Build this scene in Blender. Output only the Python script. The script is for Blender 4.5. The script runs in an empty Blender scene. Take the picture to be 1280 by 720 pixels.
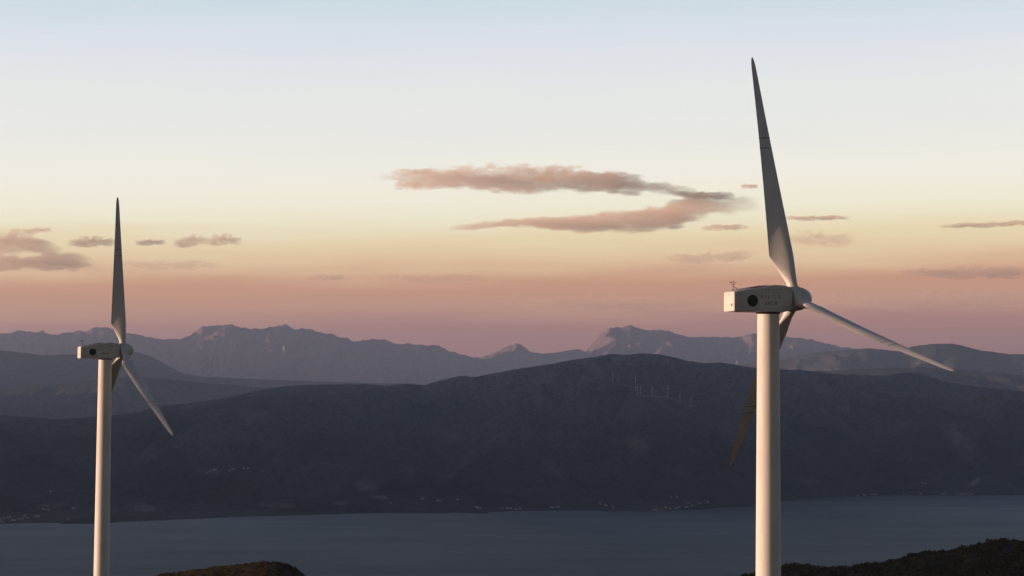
import bpy, bmesh, math, random
import numpy as np
from mathutils import Matrix, Vector
from mathutils.bvhtree import BVHTree

# ------------------------------------------------------------------ camera, sky, sun, exposure
F, HORIZON, ROLL, CAM_Z = 2600.0, 500.0, 0.0066, 400.0        # focal length and horizon row of a 1280 x 720 frame
PITCH = math.atan((HORIZON - 360) / F)
scene = bpy.context.scene
col = scene.collection

_f = np.array([0, math.cos(PITCH), math.sin(PITCH)])
_u0 = np.array([0, -math.sin(PITCH), math.cos(PITCH)])
_r0 = np.array([1.0, 0, 0])
_r = _r0 * math.cos(ROLL) + _u0 * math.sin(ROLL)
_u = _u0 * math.cos(ROLL) - _r0 * math.sin(ROLL)
CAM = np.array([0, 0, CAM_Z])


def ray(x, y):
    """World direction of a sight line (depth 1 along the optical axis)."""
    return _f + _r * (x - 640) / F - _u * (y - 360) / F


def azel(x, y):
    d = ray(x, y)
    return math.atan2(d[0], d[1]), math.atan2(d[2], math.hypot(d[0], d[1]))


cam_data = bpy.data.cameras.new('camera')
cam_data.sensor_width = 36
cam_data.lens = 36 * F / 1280
cam_data.clip_start = 0.5
cam_data.clip_end = 200000
camera = bpy.data.objects.new('camera', cam_data)
col.objects.link(camera)
M = Matrix.Identity(4)
for i in range(3):
    M[i][0], M[i][1], M[i][2], M[i][3] = _r[i], _u[i], -_f[i], CAM[i]
camera.matrix_world = M
scene.camera = camera

SUN_EL, SUN_AZ = math.radians(3.0), math.radians(-94.0)       # azimuth clockwise from +Y
L = Vector((math.sin(SUN_AZ) * math.cos(SUN_EL), math.cos(SUN_AZ) * math.cos(SUN_EL), math.sin(SUN_EL)))
sun = bpy.data.lights.new('sun', 'SUN')
sun.energy = 5.0
sun.color = (1.0, 0.62, 0.41)
sun.angle = math.radians(0.5)
sun_o = bpy.data.objects.new('sun', sun)
col.objects.link(sun_o)
sun_o.rotation_euler = L.to_track_quat('Z', 'Y').to_euler()


def lin(c):
    return tuple(((v / 255) / 12.92 if v / 255 < 0.04045 else ((v / 255 + 0.055) / 1.055) ** 2.4) for v in c)


world = bpy.data.worlds.new('World')
scene.world = world
world.use_nodes = True
wt = world.node_tree
wt.nodes.clear()
w_out = wt.nodes.new('ShaderNodeOutputWorld')
bg_n = wt.nodes.new('ShaderNodeBackground')
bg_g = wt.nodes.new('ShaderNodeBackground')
w_add = wt.nodes.new('ShaderNodeAddShader')
nishita = wt.nodes.new('ShaderNodeTexSky')
nishita.sky_type = 'NISHITA'
nishita.sun_disc = False
nishita.sun_elevation = SUN_EL
nishita.sun_rotation = SUN_AZ
nishita.altitude = 400
wt.links.new(nishita.outputs[0], bg_n.inputs[0])
bg_n.inputs[1].default_value = 0.04
# the afterglow band: colour by height above the horizon, dusk blue overhead
tc = wt.nodes.new('ShaderNodeTexCoord')
sep = wt.nodes.new('ShaderNodeSeparateXYZ')
ramp = wt.nodes.new('ShaderNodeValToRGB')
wt.links.new(tc.outputs['Generated'], sep.inputs[0])
# faint stretched veils shift the band a little
wmap = wt.nodes.new('ShaderNodeMapping')
wmap.inputs['Scale'].default_value = (9, 9, 110)
wt.links.new(tc.outputs['Generated'], wmap.inputs[0])
wnoise = wt.nodes.new('ShaderNodeTexNoise')
wnoise.inputs['Scale'].default_value = 1.0
wnoise.inputs['Detail'].default_value = 6
wt.links.new(wmap.outputs[0], wnoise.inputs[0])
wsub = wt.nodes.new('ShaderNodeMath'); wsub.operation = 'SUBTRACT'; wsub.inputs[1].default_value = 0.5
wt.links.new(wnoise.outputs[0], wsub.inputs[0])
wmul = wt.nodes.new('ShaderNodeMath'); wmul.operation = 'MULTIPLY'; wmul.inputs[1].default_value = 0.016
wt.links.new(wsub.outputs[0], wmul.inputs[0])
wsum = wt.nodes.new('ShaderNodeMath'); wsum.operation = 'ADD'
wside = wt.nodes.new('ShaderNodeMath'); wside.operation = 'MULTIPLY_ADD'      # the warm band stands higher away from the sun
wside.inputs[1].default_value = -0.022
wt.links.new(sep.outputs[0], wside.inputs[0])
wt.links.new(sep.outputs[2], wside.inputs[2])
wt.links.new(wside.outputs[0], wsum.inputs[0])
wt.links.new(wmul.outputs[0], wsum.inputs[1])
wt.links.new(wsum.outputs[0], ramp.inputs[0])
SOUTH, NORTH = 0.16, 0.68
SKY = [  # (sine of elevation, linear colour)
    (0.0000, (0.3494, 0.1183, 0.1333)),
    (0.0200, (0.4125, 0.1397, 0.1458)),
    (0.0352, (0.4853, 0.1644, 0.1568)),
    (0.0440, (0.6602, 0.2919, 0.1933)),
    (0.0554, (0.7210, 0.2895, 0.1603)),
    (0.0669, (0.9315, 0.6309, 0.3691)),
    (0.0784, (0.9808, 0.7945, 0.4837)),
    (0.0899, (1.0124, 0.9505, 0.7371)),
    (0.1052, (1.0064, 0.9505, 0.8401)),
    (0.1243, (0.8936, 0.8805, 0.8365)),
    (0.1473, (0.8339, 0.8407, 0.8302)),
    (0.1703, (0.7316, 0.7607, 0.8478)),
    (0.1913, (0.5954, 0.7038, 0.7726)),
    (0.2150, (0.3050, 0.4452, 0.6105)),
    (0.2700, (0.0887, 0.1384, 0.2423)),
    (0.5500, (0.0395, 0.0578, 0.1070)),
    (1.0000, (0.0212, 0.0319, 0.0612)),
]
while len(ramp.color_ramp.elements) < len(SKY):
    ramp.color_ramp.elements.new(0.5)
for e, (p, c) in zip(ramp.color_ramp.elements, SKY):
    e.position = p
for e, (p, c) in zip(ramp.color_ramp.elements, SKY):
    e.position = p
    e.color = (*c, 1)
wt.links.new(ramp.outputs[0], bg_g.inputs[0])
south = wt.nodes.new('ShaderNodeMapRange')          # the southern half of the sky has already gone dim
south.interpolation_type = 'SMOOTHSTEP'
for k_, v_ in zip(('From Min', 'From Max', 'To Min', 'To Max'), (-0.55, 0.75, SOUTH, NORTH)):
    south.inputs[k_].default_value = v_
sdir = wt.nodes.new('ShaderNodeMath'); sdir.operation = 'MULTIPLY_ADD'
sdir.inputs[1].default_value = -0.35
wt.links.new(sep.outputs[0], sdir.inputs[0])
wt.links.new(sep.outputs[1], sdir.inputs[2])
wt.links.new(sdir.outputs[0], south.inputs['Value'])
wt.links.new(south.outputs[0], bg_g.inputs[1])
wt.links.new(bg_n.outputs[0], w_add.inputs[0])
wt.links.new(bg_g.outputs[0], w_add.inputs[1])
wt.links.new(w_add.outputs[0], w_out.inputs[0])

scene.view_settings.view_transform = 'Standard'
scene.view_settings.look = 'None'
scene.view_settings.gamma = 1
scene.view_settings.use_curve_mapping = False
scene.view_settings.exposure = 0.6
cy = scene.cycles
cy.use_denoising = True
cy.max_bounces = 14
cy.diffuse_bounces = 3
cy.volume_bounces = 12
cy.transparent_max_bounces = 24
cy.volume_max_steps = 512


# ------------------------------------------------------------------ helpers
def tag(o, label=None, cat=None, group=None, kind=None):
    if label: o['label'] = label
    if cat: o['category'] = cat
    if group: o['group'] = group
    if kind: o['kind'] = kind
    return o


def mesh_obj(name, me, m=None, parent=None):
    o = bpy.data.objects.new(name, me)
    col.objects.link(o)
    if m: me.materials.append(m)
    if parent: o.parent = parent
    return o


def bm_obj(name, bm, m, parent=None, smooth=True, angle=35):
    bmesh.ops.recalc_face_normals(bm, faces=bm.faces)
    me = bpy.data.meshes.new(name)
    bm.to_mesh(me)
    bm.free()
    if smooth:
        me.shade_smooth()
        me.set_sharp_from_angle(angle=math.radians(angle))
    return mesh_obj(name, me, m, parent)


def raw_mesh(name, V, Q, smooth=True):
    """Mesh from arrays: V (n,3), Q (m,4) quads."""
    me = bpy.data.meshes.new(name)
    n, m = len(V), len(Q)
    me.vertices.add(n)
    me.vertices.foreach_set('co', np.asarray(V, np.float32).ravel())
    me.loops.add(m * 4)
    me.loops.foreach_set('vertex_index', np.asarray(Q, np.int32).ravel())
    me.polygons.add(m)
    me.polygons.foreach_set('loop_start', np.arange(0, 4 * m, 4, dtype=np.int32))
    me.update(calc_edges=True)
    if smooth: me.shade_smooth()
    return me


def grid_mesh(name, G, wrap=False):
    nr, nc = G.shape[:2]
    idx = np.arange(nr * nc).reshape(nr, nc)
    if wrap:
        idx = np.concatenate([idx, idx[:, :1]], 1)
    Q = np.stack([idx[:-1, :-1], idx[:-1, 1:], idx[1:, 1:], idx[1:, :-1]], -1).reshape(-1, 4)
    return raw_mesh(name, G.reshape(-1, 3), Q)


def vattr(me, name, a):
    at = me.attributes.new(name, 'FLOAT', 'POINT')
    at.data.foreach_set('value', np.asarray(a, np.float32).ravel())


def _hash(ix, iy, seed):
    h = (ix.astype(np.int64) * 374761393 + iy.astype(np.int64) * 668265263 + seed * 974634777) & 0xFFFFFFFF
    h = ((h ^ (h >> 13)) * 1274126177) & 0xFFFFFFFF
    return ((h ^ (h >> 16)) & 0xFFFF) / 65536.0 * 2 * np.pi


def perlin(x, y, seed=0):
    x = np.asarray(x, float); y = np.asarray(y, float)
    x, y = np.broadcast_arrays(x, y)
    ix, iy = np.floor(x), np.floor(y)
    fx, fy = x - ix, y - iy
    ux, uy = fx ** 3 * (fx * (fx * 6 - 15) + 10), fy ** 3 * (fy * (fy * 6 - 15) + 10)

    def g(dx, dy):
        a = _hash(ix + dx, iy + dy, seed)
        return np.cos(a) * (fx - dx) + np.sin(a) * (fy - dy)
    a = g(0, 0) * (1 - ux) + g(1, 0) * ux
    b = g(0, 1) * (1 - ux) + g(1, 1) * ux
    return (a * (1 - uy) + b * uy) * 1.5


def fbm(x, y, octaves=5, seed=0, gain=0.5):
    s, a = 0, 1.0
    for k in range(octaves):
        s = s + a * perlin(x * 2 ** k, y * 2 ** k, seed + k * 17)
        a *= gain
    return s


def ridged(x, y, octaves=5, seed=0, gain=0.5):
    s, a, t = 0, 1.0, 0
    for k in range(octaves):
        s = s + a * (1 - np.abs(perlin(x * 2 ** k, y * 2 ** k, seed + k * 17)) * 1.6)
        t += a
        a *= gain
    return s / t


def smooth01(t):
    t = np.clip(t, 0, 1)
    return t * t * (3 - 2 * t)


# node shortcuts
def new_mat(name):
    m = bpy.data.materials.new(name)
    m.use_nodes = True
    nt = m.node_tree
    return m, nt, nt.nodes['Principled BSDF']


def node(nt, kind, **kw):
    n = nt.nodes.new(kind)
    for k, v in kw.items():
        setattr(n, k, v)
    return n


def noise_tex(nt, scale, detail=5, rough=0.5, stretch=None, coord='Object'):
    t = node(nt, 'ShaderNodeTexCoord')
    n = node(nt, 'ShaderNodeTexNoise')
    n.inputs['Scale'].default_value = scale
    n.inputs['Detail'].default_value = detail
    n.inputs['Roughness'].default_value = rough
    if stretch:
        mp = node(nt, 'ShaderNodeMapping')
        mp.inputs['Scale'].default_value = stretch
        nt.links.new(t.outputs[coord], mp.inputs[0])
        nt.links.new(mp.outputs[0], n.inputs['Vector'])
    else:
        nt.links.new(t.outputs[coord], n.inputs['Vector'])
    return n.outputs[0]


def ramp_node(nt, src, stops):
    r = node(nt, 'ShaderNodeValToRGB')
    while len(r.color_ramp.elements) < len(stops):
        r.color_ramp.elements.new(0.5)
    for e, (p, c) in zip(r.color_ramp.elements, stops):
        e.position = p
    for e, (p, c) in zip(r.color_ramp.elements, stops):
        e.position = p
        e.color = (*c, 1) if len(c) == 3 else c
    nt.links.new(src, r.inputs[0])
    return r.outputs[0]


def mix_rgb(nt, fac, a, b, mode='MIX'):
    m = node(nt, 'ShaderNodeMix', data_type='RGBA', blend_type=mode)
    for s, v in ((m.inputs[0], fac), (m.inputs[6], a), (m.inputs[7], b)):
        if isinstance(v, (int, float)): s.default_value = v
        elif isinstance(v, tuple): s.default_value = (*v, 1)
        else: nt.links.new(v, s)
    return m.outputs[2]


def math_node(nt, op, a, b=None, clamp=False):
    m = node(nt, 'ShaderNodeMath', operation=op, use_clamp=clamp)
    for s, v in ((m.inputs[0], a), (m.inputs[1], b)):
        if v is None: continue
        if isinstance(v, (int, float)): s.default_value = v
        else: nt.links.new(v, s)
    return m.outputs[0]


def add_bump(nt, bsdf, h, strength, dist):
    b = node(nt, 'ShaderNodeBump')
    b.inputs['Strength'].default_value = strength
    b.inputs['Distance'].default_value = dist
    nt.links.new(h, b.inputs['Height'])
    nt.links.new(b.outputs[0], bsdf.inputs['Normal'])


# ------------------------------------------------------------------ materials
def forest_mat(name, dark, mid, bare, scale, moor=None, z0=0, z1=1):
    m, nt, b = new_mat(name)
    n1 = noise_tex(nt, scale, 8, 0.6)
    n2 = noise_tex(nt, scale * 9, 6, 0.65)
    c = ramp_node(nt, n1, [(0.35, dark), (0.62, mid)])
    c = mix_rgb(nt, 0.55, c, ramp_node(nt, n2, [(0.3, (0.25, 0.25, 0.25)), (0.7, (1, 1, 1))]), 'MULTIPLY')
    if moor:                                   # open moor above the tree line
        gp = node(nt, 'ShaderNodeNewGeometry')
        sz = node(nt, 'ShaderNodeSeparateXYZ')
        nt.links.new(gp.outputs['Position'], sz.inputs[0])
        zz_ = math_node(nt, 'ADD', sz.outputs[2], math_node(nt, 'MULTIPLY', math_node(nt, 'SUBTRACT', n1, 0.5), (z1 - z0) * 1.6))
        mr = node(nt, 'ShaderNodeMapRange', interpolation_type='SMOOTHSTEP')
        mr.inputs['From Min'].default_value = z0
        mr.inputs['From Max'].default_value = z1
        nt.links.new(zz_, mr.inputs['Value'])
        cm = mix_rgb(nt, 0.6, moor, ramp_node(nt, n2, [(0.3, (0.45,) * 3), (0.7, (1, 1, 1))]), 'MULTIPLY')
        c = mix_rgb(nt, mr.outputs[0], c, cm)
    c = mix_rgb(nt, 0.75, c, ramp_node(nt, noise_tex(nt, scale * 45, 5, 0.7), [(0.38, (0.22,) * 3), (0.62, (1,) * 3)]), 'MULTIPLY')   # single stands of trees
    at = node(nt, 'ShaderNodeAttribute', attribute_name='bare')
    f = math_node(nt, 'MULTIPLY', at.outputs['Fac'], ramp_node(nt, n2, [(0.35, (0.35,) * 3), (0.6, (1,) * 3)]), True)
    c = mix_rgb(nt, f, c, bare)
    nt.links.new(c, b.inputs['Base Color'])
    b.inputs['Roughness'].default_value = 0.95
    b.inputs['Specular IOR Level'].default_value = 0.1
    add_bump(nt, b, n2, 0.6, 1.2 / scale * 0.02)
    return m


M_front = forest_mat('front_ridge_woods', (0.008, 0.011, 0.009), (0.060, 0.064, 0.052), (0.30, 0.27, 0.24), 0.0011, (0.21, 0.205, 0.215), 120, 600)
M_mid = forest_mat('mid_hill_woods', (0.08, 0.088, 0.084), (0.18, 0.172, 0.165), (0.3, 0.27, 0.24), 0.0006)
M_far = forest_mat('far_mountain_rock', (0.34, 0.225, 0.235), (0.42, 0.285, 0.29), (0.45, 0.42, 0.4), 0.0009)  # alpenglow pink put into the rock colour

m, nt, b = new_mat('fjord_water')          # wind-roughened water: a dark body under a broad, weak sheen
b.inputs['Base Color'].default_value = (0.010, 0.016, 0.024, 1)
b.inputs['Roughness'].default_value = 0.9
b.inputs['Specular IOR Level'].default_value = 0.0
gl = node(nt, 'ShaderNodeBsdfGlossy')
gl.inputs['Color'].default_value = (0.92, 0.95, 1.0, 1)
n1 = noise_tex(nt, 0.0012, 4, 0.55, (0.6, 0.35, 1))
n3 = noise_tex(nt, 0.004, 5, 0.6, (0.35, 1.0, 1))
nt.links.new(ramp_node(nt, n1, [(0.3, (0.30,) * 3), (0.7, (0.42,) * 3)]), gl.inputs['Roughness'])
bp = node(nt, 'ShaderNodeBump')
bp.inputs['Strength'].default_value = 0.25
bp.inputs['Distance'].default_value = 1.5
nt.links.new(noise_tex(nt, 0.05, 4, 0.6), bp.inputs['Height'])
nt.links.new(bp.outputs[0], gl.inputs['Normal'])
mx = node(nt, 'ShaderNodeMixShader')
fr = math_node(nt, 'MULTIPLY', ramp_node(nt, n1, [(0.3, (0.16,) * 3), (0.7, (0.34,) * 3)]), ramp_node(nt, n3, [(0.3, (0.72,) * 3), (0.7, (1,) * 3)]))
fz = node(nt, 'ShaderNodeFresnel')
fz.inputs['IOR'].default_value = 1.333
fr = math_node(nt, 'MULTIPLY', fr, fz.outputs[0])
nt.links.new(fr, mx.inputs[0])
nt.links.new(b.outputs[0], mx.inputs[1])
nt.links.new(gl.outputs[0], mx.inputs[2])
nt.links.new(mx.outputs[0], nt.nodes['Material Output'].inputs['Surface'])
M_water = m

m, nt, b = new_mat('heath_ground')
n1 = noise_tex(nt, 0.11, 8, 0.65)
n2 = noise_tex(nt, 1.1, 6, 0.7)
c = ramp_node(nt, n1, [(0.34, (0.016, 0.020, 0.009)), (0.5, (0.044, 0.028, 0.014)), (0.62, (0.070, 0.045, 0.022)), (0.74, (0.12, 0.105, 0.09))])
c = mix_rgb(nt, 0.7, c, ramp_node(nt, n2, [(0.3, (0.25,) * 3), (0.7, (1,) * 3)]), 'MULTIPLY')
nt.links.new(c, b.inputs['Base Color'])
b.inputs['Roughness'].default_value = 0.95
b.inputs['Specular IOR Level'].default_value = 0.1
add_bump(nt, b, n2, 0.8, 0.4)
M_heath = m

m, nt, b = new_mat('heather_tufts')
gi = node(nt, 'ShaderNodeNewGeometry')
c = ramp_node(nt, gi.outputs['Random Per Island'], [(0.0, (0.028, 0.033, 0.014)), (0.5, (0.062, 0.05, 0.024)), (1.0, (0.11, 0.078, 0.038))])
nt.links.new(c, b.inputs['Base Color'])
b.inputs['Roughness'].default_value = 0.95
b.inputs['Specular IOR Level'].default_value = 0.1
M_tuft = m


def paint(name, colr, rough=0.42, dirt=0.25, streak=(1.5, 1.5, 0.12)):
    m, nt, b = new_mat(name)
    n1 = noise_tex(nt, 1.0, 7, 0.65, streak)
    n2 = noise_tex(nt, 0.35, 5, 0.6)
    f = math_node(nt, 'MULTIPLY', ramp_node(nt, n1, [(0.42, (0,) * 3), (0.75, (1,) * 3)]), dirt)
    c = mix_rgb(nt, f, colr, tuple(v * 0.45 for v in colr))
    c = mix_rgb(nt, 0.16, c, ramp_node(nt, n2, [(0.35, (0.55, 0.53, 0.5)), (0.65, (1, 1, 1))]), 'MULTIPLY')
    nt.links.new(c, b.inputs['Base Color'])
    r = ramp_node(nt, n1, [(0.3, (rough,) * 3), (0.8, (min(1, rough + 0.25),) * 3)])
    nt.links.new(r, b.inputs['Roughness'])
    b.inputs['Specular IOR Level'].default_value = 0.35
    return m


M_tower = paint('tower_paint', (0.74, 0.735, 0.73), 0.45, 0.3)
M_blade = paint('blade_gelcoat', (0.68, 0.68, 0.68), 0.38, 0.35, (1.2, 1.2, 0.25))
M_nac = paint('nacelle_gelcoat', (0.62, 0.61, 0.59), 0.45, 0.3, (0.8, 0.8, 1.4))
M_rear = paint('rear_panel_paint', (0.72, 0.72, 0.70), 0.5, 0.2)
M_plate = paint('sign_plate_paint', (0.68, 0.68, 0.66), 0.5, 0.15)


def plain(name, c, rough=0.6, metal=0.0):
    m, nt, b = new_mat(name)
    n = noise_tex(nt, 3.0, 5, 0.6)
    cc = mix_rgb(nt, 0.5, c, ramp_node(nt, n, [(0.35, (0.6,) * 3), (0.65, (1,) * 3)]), 'MULTIPLY')
    nt.links.new(cc, b.inputs['Base Color'])
    b.inputs['Roughness'].default_value = rough
    b.inputs['Metallic'].default_value = metal
    return m


M_dark = plain('dark_rubber', (0.02, 0.02, 0.022), 0.7)
M_steel = plain('galvanised_steel', (0.25, 0.25, 0.26), 0.5, 0.7)
M_green = plain('emblem_green', (0.008, 0.025, 0.013), 0.5)
M_green2 = plain('emblem_leaf_green', (0.016, 0.042, 0.02), 0.5)
M_letter = plain('letter_grey', (0.27, 0.27, 0.275), 0.5)
M_wall = plain('house_render', (0.50, 0.48, 0.45), 0.8)
M_roof = plain('house_roof', (0.22, 0.10, 0.07), 0.85)
M_track = plain('gravel', (0.20, 0.185, 0.17), 0.95)

# ------------------------------------------------------------------ the setting
# water: one sheet to the horizon
G = np.zeros((2, 2, 3))
for i, yy in enumerate((-4000, 46000)):
    for j, xx in enumerate((-11800, 12800)):
        G[i, j] = (xx, yy, 0)
tag(mesh_obj('fjord_water', grid_mesh('fjord_water', G), M_water), kind='structure')


def columns(step, lo=-160, hi=1440, far=1500, coarse=10):
    return np.concatenate([np.arange(lo - far, lo, coarse), np.arange(lo, hi, step), np.arange(hi, hi + far, coarse)])


def profile(pts, cols, seed, wob, wl, k_out=30):
    """Crest elevation angle per column from sight points; rolls on with noise outside them."""
    a = np.array([azel(x, y) for x, y in pts])
    az = np.arctan((cols - 640) / F)
    el = np.interp(az, a[:, 0], a[:, 1])
    over = np.maximum(0, np.maximum(-20 - cols, cols - 1300))
    el = el + smooth01(over / 250) * fbm(cols / 160, cols * 0 + 3.7, 4, seed) * k_out / F
    el = el + fbm(cols / wl, cols * 0 + 0.5, 4, seed + 5) * wob / F
    return az, el


def mountain(name, mat, cols, az, el, D0, D1, D2, rows, shape, rough, rscale, seed, base=-3.0, bare=None, back=25):
    """Land rising from D0 to a crest at D1 and falling away to D2 (all per column)."""
    nc = len(cols)
    D0, D1, D2 = (np.broadcast_to(np.asarray(v, float), (nc,)) for v in (D0, D1, D2))
    zc = CAM_Z + D1 * np.tan(el)
    t = np.linspace(0, 1, rows)[:, None]
    D = D0 + (D1 - D0) * t
    x, y = D * np.sin(az), D * np.cos(az)
    z = base + (zc - base) * shape(t)
    env = np.sin(np.pi * np.clip(t, 0, 1) ** 1.0) ** 0.7
    wx = fbm(x / rscale, y / rscale, 3, seed + 40) * 0.35
    n = ridged(x / rscale + wx, y / rscale * 0.6 + wx, 6, seed, 0.55) - 0.62
    n2 = fbm(x / rscale * 7, y / rscale * 5, 4, seed + 9, 0.6)
    z = z + env * rough * (n * 1.6 + n2 * 0.10) * (zc - base) / max(1, np.max(zc - base))
    cap = CAM_Z + D * np.tan(el - (1 - t) * 0.0006)
    z = np.minimum(z, cap)
    z = np.where(t > 0.02, np.maximum(z, 2.0 * smooth01(t / 0.03) + base * (1 - smooth01(t / 0.03))), z)
    tb = np.linspace(0, 1, back + 1)[1:, None]
    Db = D1 + (D2 - D1) * tb
    xb, yb = Db * np.sin(az), Db * np.cos(az)
    zb = base + (zc - base) * (1 - smooth01(tb)) + 0 * xb
    G = np.concatenate([np.stack([x, y, z], -1), np.stack([xb, yb, zb], -1)], 0)
    me = grid_mesh(name, G)
    o = tag(mesh_obj(name, me, mat), kind='structure')
    bv = np.zeros(G.shape[:2])
    if bare is not None:
        elv = np.arctan2(G[..., 2] - CAM_Z, np.hypot(G[..., 0], G[..., 1]))
        px = 640 + F * np.tan(az)[None, :] + 0 * elv
        py = HORIZON - F * elv + (px - 640) * ROLL
        for (cx, cy_, rx, ry, rot, s) in bare:
            c_, s_ = math.cos(rot), math.sin(rot)
            dx, dy = px - cx, py - cy_
            q = np.hypot((dx * c_ + dy * s_) / rx, (-dx * s_ + dy * c_) / ry)
            bv = np.maximum(bv, s * smooth01(1.5 - q + 0.35 * perlin(px / 7, py / 7, 3)))
    vattr(me, 'bare', bv)
    return o, G


FAR_LEFT = [(0, 417), (15, 416), (26, 413), (40, 416), (52, 414.5), (65, 418), (85, 415), (105, 414), (115, 410), (125, 409),
            (140, 411), (150, 414), (165, 418), (180, 419), (195, 424), (225, 425), (235, 420), (250, 409), (265, 407),
            (275, 407.5), (285, 405), (300, 409), (315, 411), (330, 410), (345, 407), (355, 406), (370, 412), (388, 411),
            (400, 415), (415, 418), (430, 422), (445, 427), (460, 424), (480, 425), (500, 430), (520, 430), (535, 432),
            (548, 431), (560, 438), (580, 443), (600, 448), (640, 458), (700, 470)]
FAR_RIGHT = [(540, 462), (575, 452), (600, 447), (620, 440), (635, 432.5), (645, 430), (652, 432), (662, 440), (680, 443), (700, 440), (715, 436),
             (733, 439), (740, 430), (750, 418), (760, 410), (775, 409), (790, 407), (800, 410.5), (815, 413), (825, 412), (840, 415),
             (860, 421), (895, 421), (910, 422), (930, 420), (945, 417), (965, 418), (992, 422), (1010, 424), (1050, 433), (1070, 436), (1100, 440),
             (1150, 446), (1300, 452)]
MID_RIGHT = [(-300, 530), (700, 505), (800, 482), (900, 462), (960, 449), (1020, 441), (1085, 435), (1110, 438), (1125, 439), (1140, 433), (1165, 430), (1190, 429.5), (1200, 431), (1225, 438),
             (1245, 440), (1262, 442.5), (1290, 443.5)]
MID_RIGHT_LOW = [(-300, 540), (700, 510), (800, 492), (900, 476), (990, 466), (1060, 462), (1150, 459), (1210, 463), (1290, 470)]
MID_LEFT = [(-20, 437), (0, 437.5), (54, 444), (97, 443), (130, 439.5), (150, 438.5), (172, 440), (190, 446), (201, 452), (226, 466), (252, 471), (323, 474), (400, 477), (520, 480), (640, 486), (800, 500), (1600, 530)]
MID_LEFT_LOW = [(-20, 489), (40, 484), (100, 478), (150, 471), (200, 473), (260, 479), (330, 484), (420, 489), (560, 497), (800, 510), (1600, 540)]
FRONT = [(-20, 517), (0, 518.5), (36, 521), (72, 524), (120, 521), (160, 517), (200, 508), (245, 503), (270, 499), (290, 495.5), (330, 486.5), (352, 483), (380, 481),
         (455, 480), (480, 482), (510, 479.5), (530, 481.5), (550, 475.5), (575, 470), (595, 471), (610, 468), (640, 462), (690, 455), (702, 452),
         (740, 446.5), (765, 442), (785, 443.5), (800, 441.5), (822, 442.5), (840, 446), (860, 451), (880, 454), (900, 453), (920, 456), (945, 460), (985, 462),
         (1000, 462), (1040, 467), (1090, 469.5), (1110, 469), (1135, 465), (1160, 470), (1185, 478), (1210, 482), (1240, 485), (1280, 490), (1310, 493)]
SHORE = [(-40, 658), (0, 657), (140, 655), (200, 652.5), (300, 648), (400, 645), (480, 643), (600, 642.5), (645, 640.5), (690, 639.5), (800, 640), (880, 637), (930, 634), (1000, 625), (1060, 621), (1120, 619.5), (1290, 619), (1340, 618)]

c = columns(1.6)
az, el = profile(FAR_LEFT, c, 11, 1.7, 8)
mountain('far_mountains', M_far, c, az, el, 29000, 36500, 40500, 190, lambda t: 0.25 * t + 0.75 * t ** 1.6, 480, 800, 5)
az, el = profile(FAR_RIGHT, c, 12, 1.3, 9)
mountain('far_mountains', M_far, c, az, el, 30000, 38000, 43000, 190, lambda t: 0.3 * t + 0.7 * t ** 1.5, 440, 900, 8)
c = columns(2.5)
az, el = profile(MID_RIGHT, c, 13, 0.5, 14)
mountain('mid_hills', M_mid, c, az, el, 19500, 24500, 28500, 110, lambda t: 0.6 * t + 0.4 * t * t, 300, 1900, 15)
az, el = profile(MID_RIGHT_LOW, c, 14, 0.5, 18)
mountain('mid_hills', M_mid, c, az, el, 15500, 18000, 19400, 90, lambda t: 0.7 * t + 0.3 * t * t, 180, 1500, 16)
az, el = profile(MID_LEFT, c, 15, 0.4, 20)
mountain('mid_hills', M_mid, c, az, el, 19000, 23000, 27000, 110, lambda t: 0.6 * t + 0.4 * t * t, 260, 1900, 17)
az, el = profile(MID_LEFT_LOW, c, 16, 0.4, 20)
mountain('mid_hills', M_mid, c, az, el, 15500, 17700, 18900, 90, lambda t: 0.7 * t + 0.3 * t * t, 170, 1500, 18)

c = columns(1.7)
az, el = profile(FRONT, c, 17, 0.35, 7)
sh = np.array([azel(x, y) for x, y in SHORE])
D_shore = CAM_Z / np.tan(-np.interp(az, sh[:, 0], sh[:, 1]))
D_crest = 11600 + 500 * fbm(c / 300, c * 0 + 9.1, 3, 77)
BARE = [(640, 496, 1.9, 14, 0.75, 0.55), (657, 478, 2, 9, 0.6, 0.3), (797, 556, 12, 8, 0.2, 0.35), (1200, 552, 26, 11, 0.85, 0.40), (1218, 600, 2.5, 8, 0.95, 0.6),
        (462, 606, 14, 7, 0.1, 0.35), (475, 620, 12, 1.9, 0.18, 0.6), (513, 584, 9, 6, 0.1, 0.2), (183, 631, 16, 5, 0.15, 0.35), (690, 586, 14, 6, 0.7, 0.2),
        (1060, 505, 1.5, 9, 0.1, 0.3), (1138, 572, 2, 5, 0.3, 0.4), (320, 520, 30, 8, 0.2, 0.15), (350, 630, 26, 3, 0.05, 0.3), (70, 628, 22, 3, -0.1, 0.25),
        (430, 628, 9, 2, 0, 0.4), (850, 590, 16, 5, 0.4, 0.2), (1010, 600, 14, 4, 0.1, 0.2), (265, 588, 14, 3, 0.1, 0.3), (560, 545, 20, 7, 0.3, 0.15), (880, 450, 8, 4, 0.4, 0.3)]
front, G_front = mountain('front_ridge', M_front, c, az, el, D_shore, D_crest, D_crest + 3400, 300, lambda t: 0.35 * smooth01(t / 0.9) + 0.65 * t ** 1.15, 300, 1300, 21, bare=BARE)

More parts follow.
